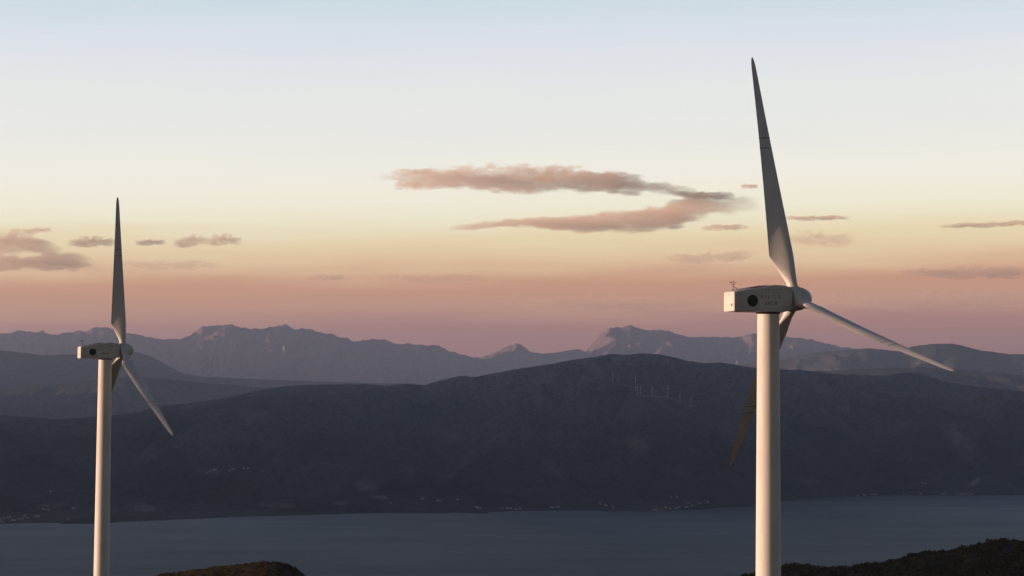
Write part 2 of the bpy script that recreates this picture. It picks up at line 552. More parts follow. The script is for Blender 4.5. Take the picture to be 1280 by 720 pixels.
# added ridge, unseen to the west, shaped to shade the fjord and far bank
nr, nc = 110, 300
yy = np.linspace(-160, 24500, nc)[None, :]
tt = np.linspace(-1, 1, nr)[:, None]
hh = 1300 * smooth01((yy + 150) / 300) * smooth01((24500 - yy) / 3000) * (1 - 0.62 * smooth01((yy - 12300) / 1500)) * (1 + 0.10 * fbm(yy / 3000, yy * 0 + 2, 3, 4))
xx = -8700 + tt * 2500 + 300 * fbm(yy / 5000, yy * 0, 2, 8)
zz = hh * np.cos(tt * np.pi / 2) ** 1.2 + (1 - tt ** 2) * smooth01(hh / 500) * 90 * fbm(xx / 900, yy / 900, 5, 30) - 4
G = np.stack([xx + 0 * yy, yy + 0 * xx, zz], -1)
me = grid_mesh('added_shade_ridge', G)
vattr(me, 'bare', np.zeros(nr * nc))
tag(mesh_obj('added_shade_ridge', me, M_mid), kind='structure')

# near ground: the hilltop under the turbines, one sheet in rings around the viewpoint
KNOLL = [(190, 726), (204, 719.6), (229, 717.3), (242, 713.5), (255, 712), (266, 710), (283, 709), (300, 707), (319, 704.6), (332, 704), (345, 704.6), (360, 707), (369, 711), (379, 719.5), (386, 728)]
RIGHT = [(900, 730), (930, 720), (955, 712), (977, 708.5), (999, 705.3), (1019, 708), (1048, 710.3), (1066, 708), (1105, 702.5), (1123, 697), (1140, 694), (1158, 690), (1197, 686.5),
         (1209, 682), (1235, 676.5), (1280, 675), (1340, 669), (1420, 672), (1600, 700), (1800, 735)]
D_KNOLL, D_RIGHT = 410.0, 880.0
aK = np.array([azel(x, y) for x, y in KNOLL])
aR = np.array([azel(x, y) for x, y in RIGHT])
_gd = np.array([0, 8, 30, 100, 177, 300, 380, 440, 600, 900, 1500, 3000, 3700, 4200])
_gz = np.array([398.35, 398.2, 393.0, 380.0, 369.2, 366.8, 364.0, 358.5, 336, 300, 200, 30, -12, -20])


def ground_z(az, D):
    x, y = D * np.sin(az), D * np.cos(az)
    g = np.interp(D, _gd, _gz)
    amp = np.clip((D - 12) / 300, 0.02, 6.0)
    g = g + amp * np.where(D < 400, 0.5, 1.0) * fbm(x / 60, y / 60, 4, 51)
    kz = CAM_Z + D_KNOLL * np.tan(np.interp(az, aK[:, 0], aK[:, 1]))
    wk = np.exp(-((D - D_KNOLL) / 45) ** 2) * smooth01((az - aK[0, 0] + 0.01) / 0.01) * smooth01((aK[-1, 0] + 0.01 - az) / 0.01)
    g = g * (1 - wk) + (kz - 0.35) * wk
    rz = CAM_Z + D_RIGHT * np.tan(np.interp(az, aR[:, 0], aR[:, 1]))
    wr = np.exp(-((D - D_RIGHT) / np.where(D < D_RIGHT, 170, 120)) ** 2) * smooth01((az - aR[0, 0] + 0.04) / 0.04) * smooth01((aR[-1, 0] + 0.1 - az) / 0.1)
    g = g * (1 - wr) + (rz - 1.2) * wr
    det = 0.16 * ridged(x / 3.1, y / 3.1, 4, 61) + 0.5 * fbm(x / 11, y / 11, 4, 63)
    g = g + (wk * 0.5 + wr * 1.9) * det
    # keep every other slope well under the view
    return np.where(D > 9, g, g)


azs = np.concatenate([np.linspace(-math.pi, -0.34, 120, endpoint=False), np.linspace(-0.34, 0.34, 1500, endpoint=False), np.linspace(0.34, math.pi, 120, endpoint=False)])
Ds = np.concatenate([np.geomspace(0.6, 340, 130, endpoint=False), np.linspace(340, 450, 150, endpoint=False), np.linspace(450, 640, 30, endpoint=False), np.linspace(640, 1000, 130, endpoint=False), np.geomspace(1000, 4200, 50)])
A_, D_ = np.meshgrid(azs, Ds)
Z_ = ground_z(A_, D_)
G = np.stack([D_ * np.sin(A_), D_ * np.cos(A_), Z_], -1)
G = np.concatenate([np.tile(np.array([[[0, 0, 398.35]]]), (1, len(azs), 1)), G], 0)
tag(mesh_obj('hilltop_ground', grid_mesh('hilltop_ground', G, wrap=True), M_heath), kind='structure')

# heather and low scrub on the two crests
rng = np.random.default_rng(4)


def tufts(n, az0, az1, d0, d1, s0, s1):
    V, Q = [], []
    for i in range(n):
        a, D = rng.uniform(az0, az1), rng.uniform(d0, d1)
        z = float(ground_z(np.array([a]), np.array([D]))[0])
        s = s0 * (s1 / s0) ** (rng.random() ** 2)
        p = np.array([D * math.sin(a), D * math.cos(a), z])
        k = 16
        c0 = rng.normal(size=(k, 3)); c0 /= np.linalg.norm(c0, axis=1)[:, None]
        c0[:, 2] = np.abs(c0[:, 2]) * 0.8
        c0 *= s * rng.uniform(0.35, 1.0, (k, 1))
        e1 = rng.normal(size=(k, 3)); e1 /= np.linalg.norm(e1, axis=1)[:, None]
        e2 = np.cross(e1, rng.normal(size=(k, 3))); e2 /= np.linalg.norm(e2, axis=1)[:, None]
        w = s * rng.uniform(0.22, 0.42, (k, 1))
        for sx, sy in ((-1, -0.6), (1, -0.6), (0.6, 0.6), (-0.6, 0.6)):
            V.append(p + c0 + e1 * w * sx + e2 * w * sy)
    V = np.array(V).reshape(n, 4, 16, 3).transpose(0, 2, 1, 3).reshape(-1, 3)
    return V


V = np.concatenate([tufts(2600, aK[0, 0], aK[-1, 0], D_KNOLL - 45, D_KNOLL + 12, 0.12, 0.42),
                    tufts(3600, aR[0, 0], 0.30, D_RIGHT - 130, D_RIGHT + 25, 0.5, 1.9)], 0)
tag(mesh_obj('heather', raw_mesh('heather', V, np.arange(len(V)).reshape(-1, 4), smooth=False), M_tuft), kind='stuff')


# ------------------------------------------------------------------ wind turbines
def loft(bm, rings, cap=True):
    vs = [[bm.verts.new(p) for p in r] for r in rings]
    n = len(vs[0])
    for a, b_ in zip(vs[:-1], vs[1:]):
        for i in range(n):
            bm.faces.new((a[i], a[(i + 1) % n], b_[(i + 1) % n], b_[i]))
    if cap:
        bm.faces.new(vs[0][::-1]); bm.faces.new(vs[-1])
    return vs


def ring_z(r, z, n=48, cx=0, cy_=0):
    return [(cx + r * math.cos(2 * math.pi * i / n), cy_ + r * math.sin(2 * math.pi * i / n), z) for i in range(n)]


def ring_x(r, x, n=40, cz=0):
    return [(x, r * math.cos(2 * math.pi * i / n), cz + r * math.sin(2 * math.pi * i / n)) for i in range(n)]


def tube(bm, a, b_, r, n=10):
    a, b_ = Vector(a), Vector(b_)
    q = (b_ - a).to_track_quat('Z', 'Y')
    loft(bm, [[a + q @ Vector((r * math.cos(2 * math.pi * i / n), r * math.sin(2 * math.pi * i / n), 0)) for i in range(n)],
              [b_ + q @ Vector((r * math.cos(2 * math.pi * i / n), r * math.sin(2 * math.pi * i / n), 0)) for i in range(n)]])


def box(bm, lo, hi, bev=0.0):
    r = bmesh.ops.create_cube(bm, size=1)
    for v in r['verts']:
        for k in range(3):
            v.co[k] = lo[k] + (v.co[k] + 0.5) * (hi[k] - lo[k])
    if bev:
        es = list({e for v in r['verts'] for e in v.link_edges})
        bmesh.ops.bevel(bm, geom=es, offset=bev, segments=3, profile=0.5, affect='EDGES')


HUB_H, OVER, R_ROT = 40.0, 2.55, 22.0
TILT, CONE = math.radians(6.2), math.radians(2.6)
Z0 = HUB_H - 1.12 - 0.09                      # nacelle floor


def tower_r(z):
    return 0.925 + (Z0 - z) * 0.0062


def build_tower():
    bm = bmesh.new()
    loft(bm, [ring_z(tower_r(z), z, 64) for z in np.linspace(0, Z0 - 0.12, 30)])
    return bm


def build_blade():
    """Blade in its own frame: X upwind, Y direction of rotation, Z along the span."""
    bm = bmesh.new()
    npt = 40
    rs = np.concatenate([[1.0, 1.2, 1.5], np.linspace(1.8, 3.7, 9), [3.88, 4.0, 4.15], np.linspace(4.6, 21.0, 34), [21.4, 21.7, 21.88, 21.97, 22.0]])
    rings = []
    for r in rs:
        kt = min(max((r - 1.4) / 2.6, 0), 1)
        if r <= 4.0:
            k = smooth01(kt)
            le, te = 0.45 + 0.10 * k, -0.45 - 1.10 * kt
            circ, th = (1 - kt) ** 1.3, 0.28
        else:
            q = (r - 4.0) / 18.0
            le, te = 0.55 - 0.43 * q, -1.55 + 1.29 * q
            circ, th = 0.0, 0.28 - 0.205 * min(1, q * 1.9)
        if r > 21.0:
            s = math.sqrt(max(0.02, 1 - ((r - 21.0) / 1.01) ** 2))
            le, te = 0.5 * (le + te) + (le - te) * 0.5 * s, 0.5 * (le + te) - (le - te) * 0.5 * s
        ch = le - te
        q = (r - 1.0) / 21.0
        th_ang = math.radians(83 + 31 * (1 - q) ** 2.0)
        cdir = np.array([math.sin(th_ang), math.cos(th_ang)])      # chord in (X upwind, Y rotation)
        pdir = np.array([math.cos(th_ang), -math.sin(th_ang)])     # pressure side
        pts = []
        for i in range(npt):
            a = 2 * math.pi * i / npt
            xc = 0.5 * (1 + math.cos(a))               # 1 at TE, 0 at LE
            yt = 5 * th * (0.2969 * math.sqrt(xc) - 0.1260 * xc - 0.3516 * xc ** 2 + 0.2843 * xc ** 3 - 0.1036 * xc ** 4)
            cam_ = (0.045 if r < 8 else max(0.006, 0.045 - (r - 8) * 0.007)) * 4 * xc * (1 - xc) * (0.6 + 0.8 * xc)
            sg = 1 if a <= math.pi else -1
            X = le - xc * ch
            Y = (cam_ + sg * yt) * ch * (1 - circ) + sg * 0.9 * math.sqrt(max(0, xc * (1 - xc))) * circ
            p = cdir * X - pdir * Y
            pts.append((p[0], p[1] - 0.0 * q * q, r))
        rings.append(pts)
    loft(bm, rings)
    return bm, rs, rings


def build_band(rs, rings, r0, r1, off):
    bm = bmesh.new()
    out = []
    for r in (r0, r0, r1, r1):
        j = int(np.searchsorted(rs, r)) - 1
        f = (r - rs[j]) / (rs[j + 1] - rs[j])
        P = np.array(rings[j]) * (1 - f) + np.array(rings[j + 1]) * f
        out.append(P)
    for i, P in enumerate(out):
        cen = P.mean(0)
        d = P - cen
        ln = np.linalg.norm(d, axis=1)[:, None]
        g = off if i in (1, 2) else -0.02
        out[i] = [tuple(v) for v in (P + d / ln * g)]
    loft(bm, out, cap=False)
    return bm


NAC_DROP = 0.09
NAC = [  # x, half width, floor z, roof z (relative to hub axis height)
    (-3.75, 0.93, -1.10, 0.54), (-3.72, 0.945, -1.115, 0.56), (-3.4, 0.95, -1.12, 0.62), (-2.4, 0.96, -1.12, 0.78), (-1.2, 0.97, -1.12, 0.97),
    (-0.3, 0.98, -1.13, 1.13), (0.1, 0.98, -1.16, 1.19), (0.8, 0.98, -1.14, 1.19), (1.3, 0.96, -1.02, 1.14), (1.7, 0.92, -0.95, 1.05), (1.86, 0.84, -0.88, 0.95)]


def nac_ring(x, hw, lo, hi, n=7):
    rad = min(0.24, hw * 0.3)
    pts = []
    for cx, cz, a0 in ((hw - rad, hi - rad, 0), (-hw + rad, hi - rad, 90), (-hw + rad * 0.5, lo + rad * 0.5, 180), (hw - rad * 0.5, lo + rad * 0.5, 270)):
        rr_ = rad if cz > (lo + hi) / 2 else rad * 0.5
        for i in range(n):
            a = math.radians(a0 + 90 * i / (n - 1))
            pts.append((x, cx + rr_ * math.cos(a), HUB_H - NAC_DROP + cz + rr_ * math.sin(a)))
    return pts


def nac_side(x):
    return float(np.interp(x, [v[0] for v in NAC], [v[1] for v in NAC]))


def build_turbine(name, loc, yaw, phase, label):
    root = bpy.data.objects.new(name, None)
    col.objects.link(root)
    root.location = loc
    root.rotation_euler = (0, 0, yaw)
    root.empty_display_size = 4
    tag(root, label, 'wind turbine', 'wind turbines on the near hilltop')
    tw = bm_obj('tower', build_tower(), M_tower, root)
    for z in (13.2, 26.6):
        bm = bmesh.new()
        loft(bm, [ring_z(tower_r(z) - 0.01, z - 0.07, 64), ring_z(tower_r(z) + 0.016, z - 0.06, 64), ring_z(tower_r(z) + 0.016, z + 0.06, 64), ring_z(tower_r(z) - 0.01, z + 0.07, 64)], cap=False)
        bm_obj('flange', bm, M_tower, tw)
    bm = bmesh.new()
    box(bm, (-tower_r(1) - 0.04, -0.4, 0.5), (-tower_r(1) + 0.12, 0.4, 2.5), 0.03)
    bm_obj('door', bm, M_nac, tw)
    bm = bmesh.new()
    loft(bm, [ring_z(1.9, -2.0, 40), ring_z(1.9, 0.12, 40)])
    bm_obj('foundation', bm, M_track, root)
    bm = bmesh.new()
    loft(bm, [ring_z(0.90, Z0 - 0.13), ring_z(0.99, Z0 - 0.12), ring_z(1.02, Z0 - 0.02), ring_z(0.93, Z0 + 0.05)])
    bm_obj('yaw_bearing', bm, M_dark, root)
    bm = bmesh.new()
    loft(bm, [nac_ring(*v) for v in NAC])
    nac = bm_obj('nacelle', bm, M_nac, root, angle=40)
    # rear panel with its port and louvre
    bm = bmesh.new()
    loft(bm, [[(x, y_ * s, HUB_H - NAC_DROP + z - 0.28) for (y_, z) in ((-0.84, -0.76), (0.84, -0.76), (0.84, 0.70), (-0.84, 0.70))] for x, s in ((-3.70, 1.0), (-3.77, 1.0), (-3.785, 0.975))])
    rp = bm_obj('rear_panel', bm, M_rear, root, smooth=False)
    bm = bmesh.new()
    loft(bm, [[(x, -0.52 + 0.10 * math.cos(a), HUB_H - 0.66 + 0.12 * math.sin(a)) for a in np.linspace(0, 2 * math.pi, 20, endpoint=False)] for x in (-3.775, -3.80)])
    bm_obj('port', bm, M_dark, rp)
    bm = bmesh.new()
    for i in range(5):
        box(bm, (-3.795, -0.42 + i * 0.17, HUB_H + 0.17), (-3.775, -0.31 + i * 0.17, HUB_H + 0.22))
    bm_obj('nameplate', bm, M_letter, rp, smooth=False)
    # roof hatch and rails
    bm = bmesh.new()
    loft(bm, [[(x, y_, HUB_H - NAC_DROP + z) for x, y_, z in ((-1.9, -0.42, 0.86 + d), (-0.55, -0.42, 1.06 + d), (-0.55, 0.42, 1.06 + d), (-1.9, 0.42, 0.86 + d))] for d in (-0.1, 0.085)])
    bm_obj('roof_hatch', bm, M_dark, nac, smooth=False)
    bm = bmesh.new()
    for s in (-0.62, 0.62):
        tube(bm, (-3.2, s, HUB_H - NAC_DROP + 0.72), (-0.4, s, HUB_H - NAC_DROP + 1.18), 0.022, 8)
        for x in (-3.2, -1.8, -0.4):
            zt = float(np.interp(x, [v[0] for v in NAC], [v[3] for v in NAC]))
            tube(bm, (x, s, HUB_H - NAC_DROP + zt - 0.06), (x, s, HUB_H - NAC_DROP + 0.72 + (x + 3.2) / 2.8 * 0.46 + 0.01), 0.02, 6)
    bm_obj('hand_rail', bm, M_steel, nac)
    # instrument mast
    bm = bmesh.new()
    tube(bm, (-3.35, 0.05, HUB_H - NAC_DROP + 0.5), (-3.35, 0.05, HUB_H - NAC_DROP + 1.5), 0.026, 8)
    tube(bm, (-2.75, 0.05, HUB_H - NAC_DROP + 0.68), (-3.35, 0.05, HUB_H - NAC_DROP + 1.05), 0.025, 8)
    tube(bm, (-3.35, -0.28, HUB_H - NAC_DROP + 1.2), (-3.35, 0.35, HUB_H - NAC_DROP + 1.2), 0.016, 8)
    mast = bm_obj('instrument_mast', bm, M_dark, root)
    bm = bmesh.new()
    tube(bm, (-3.35, -0.28, HUB_H - NAC_DROP + 1.2), (-3.35, -0.28, HUB_H - NAC_DROP + 1.36), 0.016, 6)
    for k in range(3):
        a = k * 2.094 + 0.4
        tube(bm, (-3.35, -0.28, HUB_H - NAC_DROP + 1.36), (-3.35 + 0.08 * math.cos(a), -0.28 + 0.08 * math.sin(a), HUB_H - NAC_DROP + 1.36), 0.01, 6)
        bmesh.ops.create_icosphere(bm, subdivisions=1, radius=0.03, matrix=Matrix.Translation((-3.35 + 0.09 * math.cos(a), -0.28 + 0.09 * math.sin(a), HUB_H - NAC_DROP + 1.36)))
    bm_obj('anemometer', bm, M_dark, mast)
    bm = bmesh.new()
    tube(bm, (-3.35, 0.35, HUB_H - NAC_DROP + 1.2), (-3.35, 0.35, HUB_H - NAC_DROP + 1.38), 0.016, 6)
    box(bm, (-3.52, 0.343, HUB_H - NAC_DROP + 1.34), (-3.32, 0.357, HUB_H - NAC_DROP + 1.42))
    bm_obj('wind_vane', bm, M_dark, mast, smooth=False)
    # emblem and worn lettering, on both flanks
    for s in (-1, 1):
        def flank(x, z, d):
            return (x, s * (nac_side(x) + d), HUB_H - NAC_DROP + z)
        bm = bmesh.new()
        ex, ez = -2.05, -0.20
        loft(bm, [[flank(ex + r_ * math.cos(a), ez + r_ * math.sin(a), d) for a in np.linspace(0, 2 * math.pi, 40, endpoint=False)] for r_, d in ((0.50, -0.01), (0.50, 0.008), (0.48, 0.012))])
        em = bm_obj('emblem', bm, M_green, root)
        bm = bmesh.new()
        loft(bm, [[flank(ex + 0.26 * math.cos(a) + 0.10 * math.sin(a) * math.cos(a), ez + 0.12 + 0.13 * math.sin(a), d) for a in np.linspace(0, 2 * math.pi, 24, endpoint=False)] for d in (0.005, 0.016)])
        loft(bm, [[flank(ex + 0.05 + 0.22 * math.cos(a), ez - 0.22 + 0.07 * math.sin(a), d) for a in np.linspace(0, 2 * math.pi, 24, endpoint=False)] for d in (0.005, 0.016)])
        bm_obj('emblem_leaf', bm, M_green2, em)
        bm = bmesh.new()
        rd = [(-1.40, -0.72), (0.78, -0.72), (0.78, 0.46), (-1.40, 0.46)]
        loft(bm, [[flank(x, z, d) for x, z in rd] for d in (-0.01, 0.006)])
        pl = bm_obj('sign_plate', bm, M_plate, root, smooth=False)
        # strokes per glyph, in a 1 x 1.4 cell (the photograph's letters are too worn to read)
        glyphs1 = ['tmb|', '/', '|b', 't', '|', 'tm|]']
        glyphs2 = ['mb]', '|tm]', 'tb|', '|tm]b']

        def strokes(x0, z0, wd, ht, code):
            k = 0.2 * wd
            if '|' in code: yield (x0, z0, x0 + k * 1.3, z0 + ht)
            if ']' in code: yield (x0 + wd - k * 1.3, z0, x0 + wd, z0 + ht)
            if '/' in code: yield (x0 + 0.4 * wd, z0, x0 + 0.4 * wd + k * 1.4, z0 + ht)
            for ch_, zz_ in (('t', 1 - 0.16), ('m', 0.42), ('b', 0.0)):
                if ch_ in code: yield (x0, z0 + zz_ * ht, x0 + wd, z0 + (zz_ + 0.16) * ht)
        for row, z0, x0, n_, gs in ((0, 0.02, -1.25, 6, glyphs1), (1, -0.54, -0.95, 4, glyphs2)):
            for i, g in enumerate(gs):
                bm = bmesh.new()
                x_ = x0 + i * 0.33 if s < 0 else -0.3 - (x0 + i * 0.33) - 0.3
                for (xa, za, xb, zb) in strokes(x_, z0, 0.24, 0.30, g):
                    loft(bm, [[flank(x, z, d) for x, z in ((xa, za), (xb, za), (xb, zb), (xa, zb))] for d in (0.001, 0.010)])
                bm_obj('letter', bm, M_letter, pl, smooth=False)
    # hub
    n = Vector((math.cos(TILT), 0, math.sin(TILT)))
    w = Vector((0, -1, 0))
    u = Vector((-math.sin(TILT), 0, math.cos(TILT)))
    hc = Vector((OVER, 0, HUB_H))

    def rot_ring(r, d, k=40):
        return [hc + n * d + (u * math.cos(2 * math.pi * i / k) + w * math.sin(2 * math.pi * i / k)) * r for i in range(k)]
    bm = bmesh.new()
    loft(bm, [rot_ring(0.62, -1.1), rot_ring(0.62, -0.35)])
    bm_obj('main_shaft', bm, M_dark, root)
    bm = bmesh.new()
    loft(bm, [rot_ring(r_, d) for r_, d in ((0.80, -0.52), (0.98, -0.47), (1.03, -0.2), (1.03, 0.15), (0.99, 0.5), (0.88, 0.85), (0.70, 1.17), (0.48, 1.42), (0.24, 1.57), (0.08, 1.61))])
    hub = bm_obj('hub', bm, M_blade, root, angle=50)
    bbm, rs, rings = build_blade()
    bme = None
    for k in range(3):
        a = phase + k * 2 * math.pi / 3
        bdir = u * math.cos(a) + w * math.sin(a)
        t = u * math.sin(a) - w * math.cos(a)
        bz = bdir * math.cos(CONE) + n * math.sin(CONE)
        bx = n * math.cos(CONE) - bdir * math.sin(CONE)
        mt = Matrix.Identity(4)
        for i in range(3):
            mt[i][0], mt[i][1], mt[i][2], mt[i][3] = bx[i], t[i], bz[i], hc[i]
        if bme is None:
            bo = bm_obj('blade', bbm, M_blade, root, angle=38)
            bme = bo.data
            bands = [bm_obj('tip_brake_joint', build_band(rs, rings, r_, r_ + 0.07, 0.010), M_steel, bo) for r_ in (13.55, 14.45)]
            bm = bmesh.new()
            loft(bm, [ring_z(0.47, 0.80, 40), ring_z(0.54, 0.85, 40), ring_z(0.54, 1.05, 40), ring_z(0.452, 1.12, 40)], cap=False)
            bands.append(bm_obj('root_collar', bm, M_blade, bo))
        else:
            bo = mesh_obj('blade', bme, None, root)
            for bb in bands:
                mesh_obj(bb.name.split('.')[0], bb.data, None, bo)
        bo.matrix_local = mt
    return root


def hub_to_base(px, py, D, yaw):
    h = CAM + ray(px, py) * D
    f = Vector((math.cos(yaw), math.sin(yaw), 0))
    return Vector((h[0], h[1], h[2])) - f * OVER - Vector((0, 0, HUB_H))


YR, YL = math.radians(22.52), math.radians(25.4)
big = build_turbine('wind_turbine', hub_to_base(993.2, 373.8, 177.2, YR), YR, math.radians(-12.9), 'nearer larger white wind turbine with a dark green round emblem, right of the low clouds')
build_turbine('wind_turbine', hub_to_base(153.6, 438.2, 298.3, YL), YL, math.radians(3.0), 'farther white wind turbine standing left of the brown heath knoll')

# ------------------------------------------------------------------ things on the far bank
nr_, nc_ = G_front.shape[:2]
idx = np.arange(nr_ * nc_).reshape(nr_, nc_)
Qf = np.stack([idx[:-1, :-1], idx[:-1, 1:], idx[1:, 1:], idx[1:, :-1]], -1).reshape(-1, 4)
bvh = BVHTree.FromPolygons([tuple(p) for p in G_front.reshape(-1, 3)], [tuple(q) for q in Qf.tolist()])


def on_bank(px, py):
    d = Vector(ray(px, py)).normalized()
    hit = bvh.ray_cast(Vector(CAM), d)[0]
    return hit


def ground_under(x, y):
    hit = bvh.ray_cast(Vector((x, y, 3000)), Vector((0, 0, -1)))[0]
    return hit.z if hit else 0.0


M_far_dim = paint('far_dimmed_paint', (0.60, 0.60, 0.60), 0.6, 0.2)  # shaded, faint look of the far turbines put into a greyer paint
_grey = {}


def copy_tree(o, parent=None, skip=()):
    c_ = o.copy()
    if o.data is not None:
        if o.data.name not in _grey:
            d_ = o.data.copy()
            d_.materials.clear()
            d_.materials.append(M_far_dim)
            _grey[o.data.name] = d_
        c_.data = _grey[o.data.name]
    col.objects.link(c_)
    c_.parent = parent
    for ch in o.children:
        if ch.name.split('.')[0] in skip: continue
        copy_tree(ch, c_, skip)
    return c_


SKIP = ('flange', 'door', 'foundation', 'instrument_mast', 'roof_hatch', 'hand_rail', 'emblem', 'sign_plate', 'rear_panel', 'tip_brake_joint', 'root_collar', 'yaw_bearing', 'main_shaft')
SLOPE = [(765.3, 478.6, 'pale far turbine at the top left end of the row on the dark slope'),
         (773.4, 478.8, 'pale far turbine second from the left in the row on the dark slope'),
         (794.0, 484.5, 'pale far turbine standing highest beside a lower one on the dark slope'),
         (796.5, 493.5, 'pale far turbine just below the highest one of the slope row'),
         (800.7, 494.2, 'pale far turbine at the left end of the gravel track on the slope'),
         (815.0, 495.6, 'pale far turbine at the middle of the gravel track on the slope'),
         (834.8, 495.8, 'pale far turbine above the bend of the gravel track on the slope'),
         (850.0, 503.0, 'pale far turbine near the lower end of the gravel track'),
         (863.8, 507.0, 'lowest pale far turbine at the right end of the slope row')]
rnd = random.Random(7)
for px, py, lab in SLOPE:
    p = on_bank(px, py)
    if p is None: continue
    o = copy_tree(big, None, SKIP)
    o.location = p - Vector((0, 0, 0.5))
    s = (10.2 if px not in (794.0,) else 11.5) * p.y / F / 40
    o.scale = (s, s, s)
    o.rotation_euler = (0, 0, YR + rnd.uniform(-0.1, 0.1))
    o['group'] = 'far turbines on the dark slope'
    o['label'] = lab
SKYLINE = [(719, 447, 'faint far turbine on the skyline left of the dark summit'), (744.5, 446, 'faint far turbine on the skyline where the pale mountain face rises'),
           (788.5, 443, 'faint far turbine in the dip between the two dark summits'), (832.5, 445, 'faint far turbine on the skyline right of the dark summits')]
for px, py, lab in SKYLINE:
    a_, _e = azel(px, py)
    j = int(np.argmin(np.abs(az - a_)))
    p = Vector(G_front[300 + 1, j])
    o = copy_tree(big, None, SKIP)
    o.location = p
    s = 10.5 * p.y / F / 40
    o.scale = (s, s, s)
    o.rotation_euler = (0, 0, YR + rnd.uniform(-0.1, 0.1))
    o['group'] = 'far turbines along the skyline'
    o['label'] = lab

# gravel track under the row
TR = [(770, 480), (782, 481.5), (793, 485), (803, 495), (815, 496.3), (826, 496.8), (836, 497), (845, 500), (853, 504), (862, 507.5), (872, 508)]
pts = []
for (xa, ya), (xb, yb) in zip(TR[:-1], TR[1:]):
    for k in range(8):
        p = on_bank(xa + (xb - xa) * k / 8, ya + (yb - ya) * k / 8)
        if p is not None: pts.append(p)
rows_ = []
for i, p in enumerate(pts):
    d = pts[min(i + 1, len(pts) - 1)] - pts[max(i - 1, 0)]
    sd = Vector((d.y, -d.x, 0)).normalized()
    rows_.append([(*(p + sd * k_ * 4.5).xy, ground_under(*(p + sd * k_ * 4.5).xy) + 1.2) for k_ in (-1, -0.33, 0.33, 1)])
tag(mesh_obj('gravel_track', grid_mesh('gravel_track', np.array(rows_)), M_track), kind='structure')


# small houses along the far shore
def house_mesh(w_, l_, h_, rh):
    """walls and gable roof of one small house; two materials"""
    bm = bmesh.new()
    box(bm, (-w_ / 2, -l_ / 2, -2), (w_ / 2, l_ / 2, h_))
    for f in bm.faces: f.material_index = 0
    v = [bm.verts.new(q) for q in ((-w_ / 2 - .4, -l_ / 2 - .4, h_ + .05), (w_ / 2 + .4, -l_ / 2 - .4, h_ + .05), (0, -l_ / 2 - .4, h_ + rh), (-w_ / 2 - .4, l_ / 2 + .4, h_ + .05), (w_ / 2 + .4, l_ / 2 + .4, h_ + .05), (0, l_ / 2 + .4, h_ + rh))]
    for q in ((0, 1, 2), (5, 4, 3), (0, 2, 5, 3), (2, 1, 4, 5), (1, 0, 3, 4)):
        f = bm.faces.new([v[i] for i in q]); f.material_index = 1
    for sx in (-1, 1):
        for k in (-1, 0, 1):
            n0 = len(bm.faces)
            box(bm, (sx * w_ / 2 - 0.05, k * l_ * 0.3 - 0.6, 1.1), (sx * w_ / 2 + 0.05, k * l_ * 0.3 + 0.6, 2.6))
            bm.faces.ensure_lookup_table()
            for f in bm.faces[n0:]: f.material_index = 2
    bmesh.ops.recalc_face_normals(bm, faces=bm.faces)
    me = bpy.data.meshes.new('house')
    bm.to_mesh(me); bm.free()
    for mm in (M_wall, M_roof, M_dark): me.materials.append(mm)
    return me


houses = [house_mesh(7, 9.5, 4.6, 2.4), house_mesh(6, 8, 4, 2.2), house_mesh(8, 13, 5, 2.6)]
CLUSTERS = [
    ('white houses of the village at the left end of the far shore', 'small white house in the shore village left of the left tower',
     [(0, 650.5), (5, 648.5), (11, 647.2), (25, 650), (28, 648.5), (31, 646), (34, 648), (44, 645.5), (47, 646.5), (3, 653), (54, 637.5), (60, 638), (92, 636), (63, 615), (85, 650), (17, 651)]),
    ('white houses high on the far slope', 'small white house in the row high on the dark slope above the knoll',
     [(258, 591), (262, 589.5), (266, 588), (269, 587), (287, 588.5), (291, 587), (305, 586), (310, 585.5)]),
    ('white houses along the middle of the far shore', 'small white house scattered on the far shore in mid picture',
     [(481, 622), (488, 629.5), (547, 626), (550, 627), (572, 625), (596, 635), (600, 636), (628, 636), (634, 635.8), (638, 636.2), (645, 637), (650, 637), (690, 635), (697, 634.5), (528, 624)]),
    ('white houses of the village near the right tower', 'small white house in the shore village left of the right tower',
     [(816, 638), (820, 638), (827, 637.6), (832, 635.2), (838, 636), (845, 635.6), (849, 635), (857, 634.3), (859, 634), (865, 632.5), (872, 629), (875, 629.5), (861, 629), (839, 621.8), (846, 621.5), (884, 628), (750, 630), (757, 632), (766, 634)]),
    ('white houses by the shore right of the right tower', 'small white house by the far shore right of the right tower',
     [(1089, 618.6), (1094, 618.4), (1157, 604.8), (1153, 604), (1151, 618.2), (1178, 618), (1181, 617.6), (1196, 618), (1200, 617.6), (1204, 618), (1208, 617.8), (1212, 617.5), (1215, 618), (1072, 620), (1080, 619.5), (1130, 618)])]
for grp, lab, pl_ in CLUSTERS:
    for px, py in pl_:
        p = on_bank(px, py)
        if p is None:
            p = on_bank(px, py - 3)
        if p is None: continue
        o = bpy.data.objects.new('house', houses[rnd.randrange(3)])
        col.objects.link(o)
        o.location = p
        o.rotation_euler = (0, 0, rnd.uniform(0, 3.14))
        tag(o, lab, 'house', grp)


# ------------------------------------------------------------------ air
m = bpy.data.materials.new('haze_air')
m.use_nodes = True
nt = m.node_tree
nt.nodes.clear()
out = node(nt, 'ShaderNodeOutputMaterial')
pv = node(nt, 'ShaderNodeVolumePrincipled')
pv.inputs['Color'].default_value = (0.705, 0.785, 1.0, 1)
pv.inputs['Density'].default_value = 2.55e-5
pv.inputs['Anisotropy'].default_value = 0.6
nt.links.new(pv.outputs[0], out.inputs['Volume'])
bm = bmesh.new()
box(bm, (-12500, -5000, -22), (13500, 47000, 1840))
tag(bm_obj('haze', bm, m, smooth=False), kind='stuff')


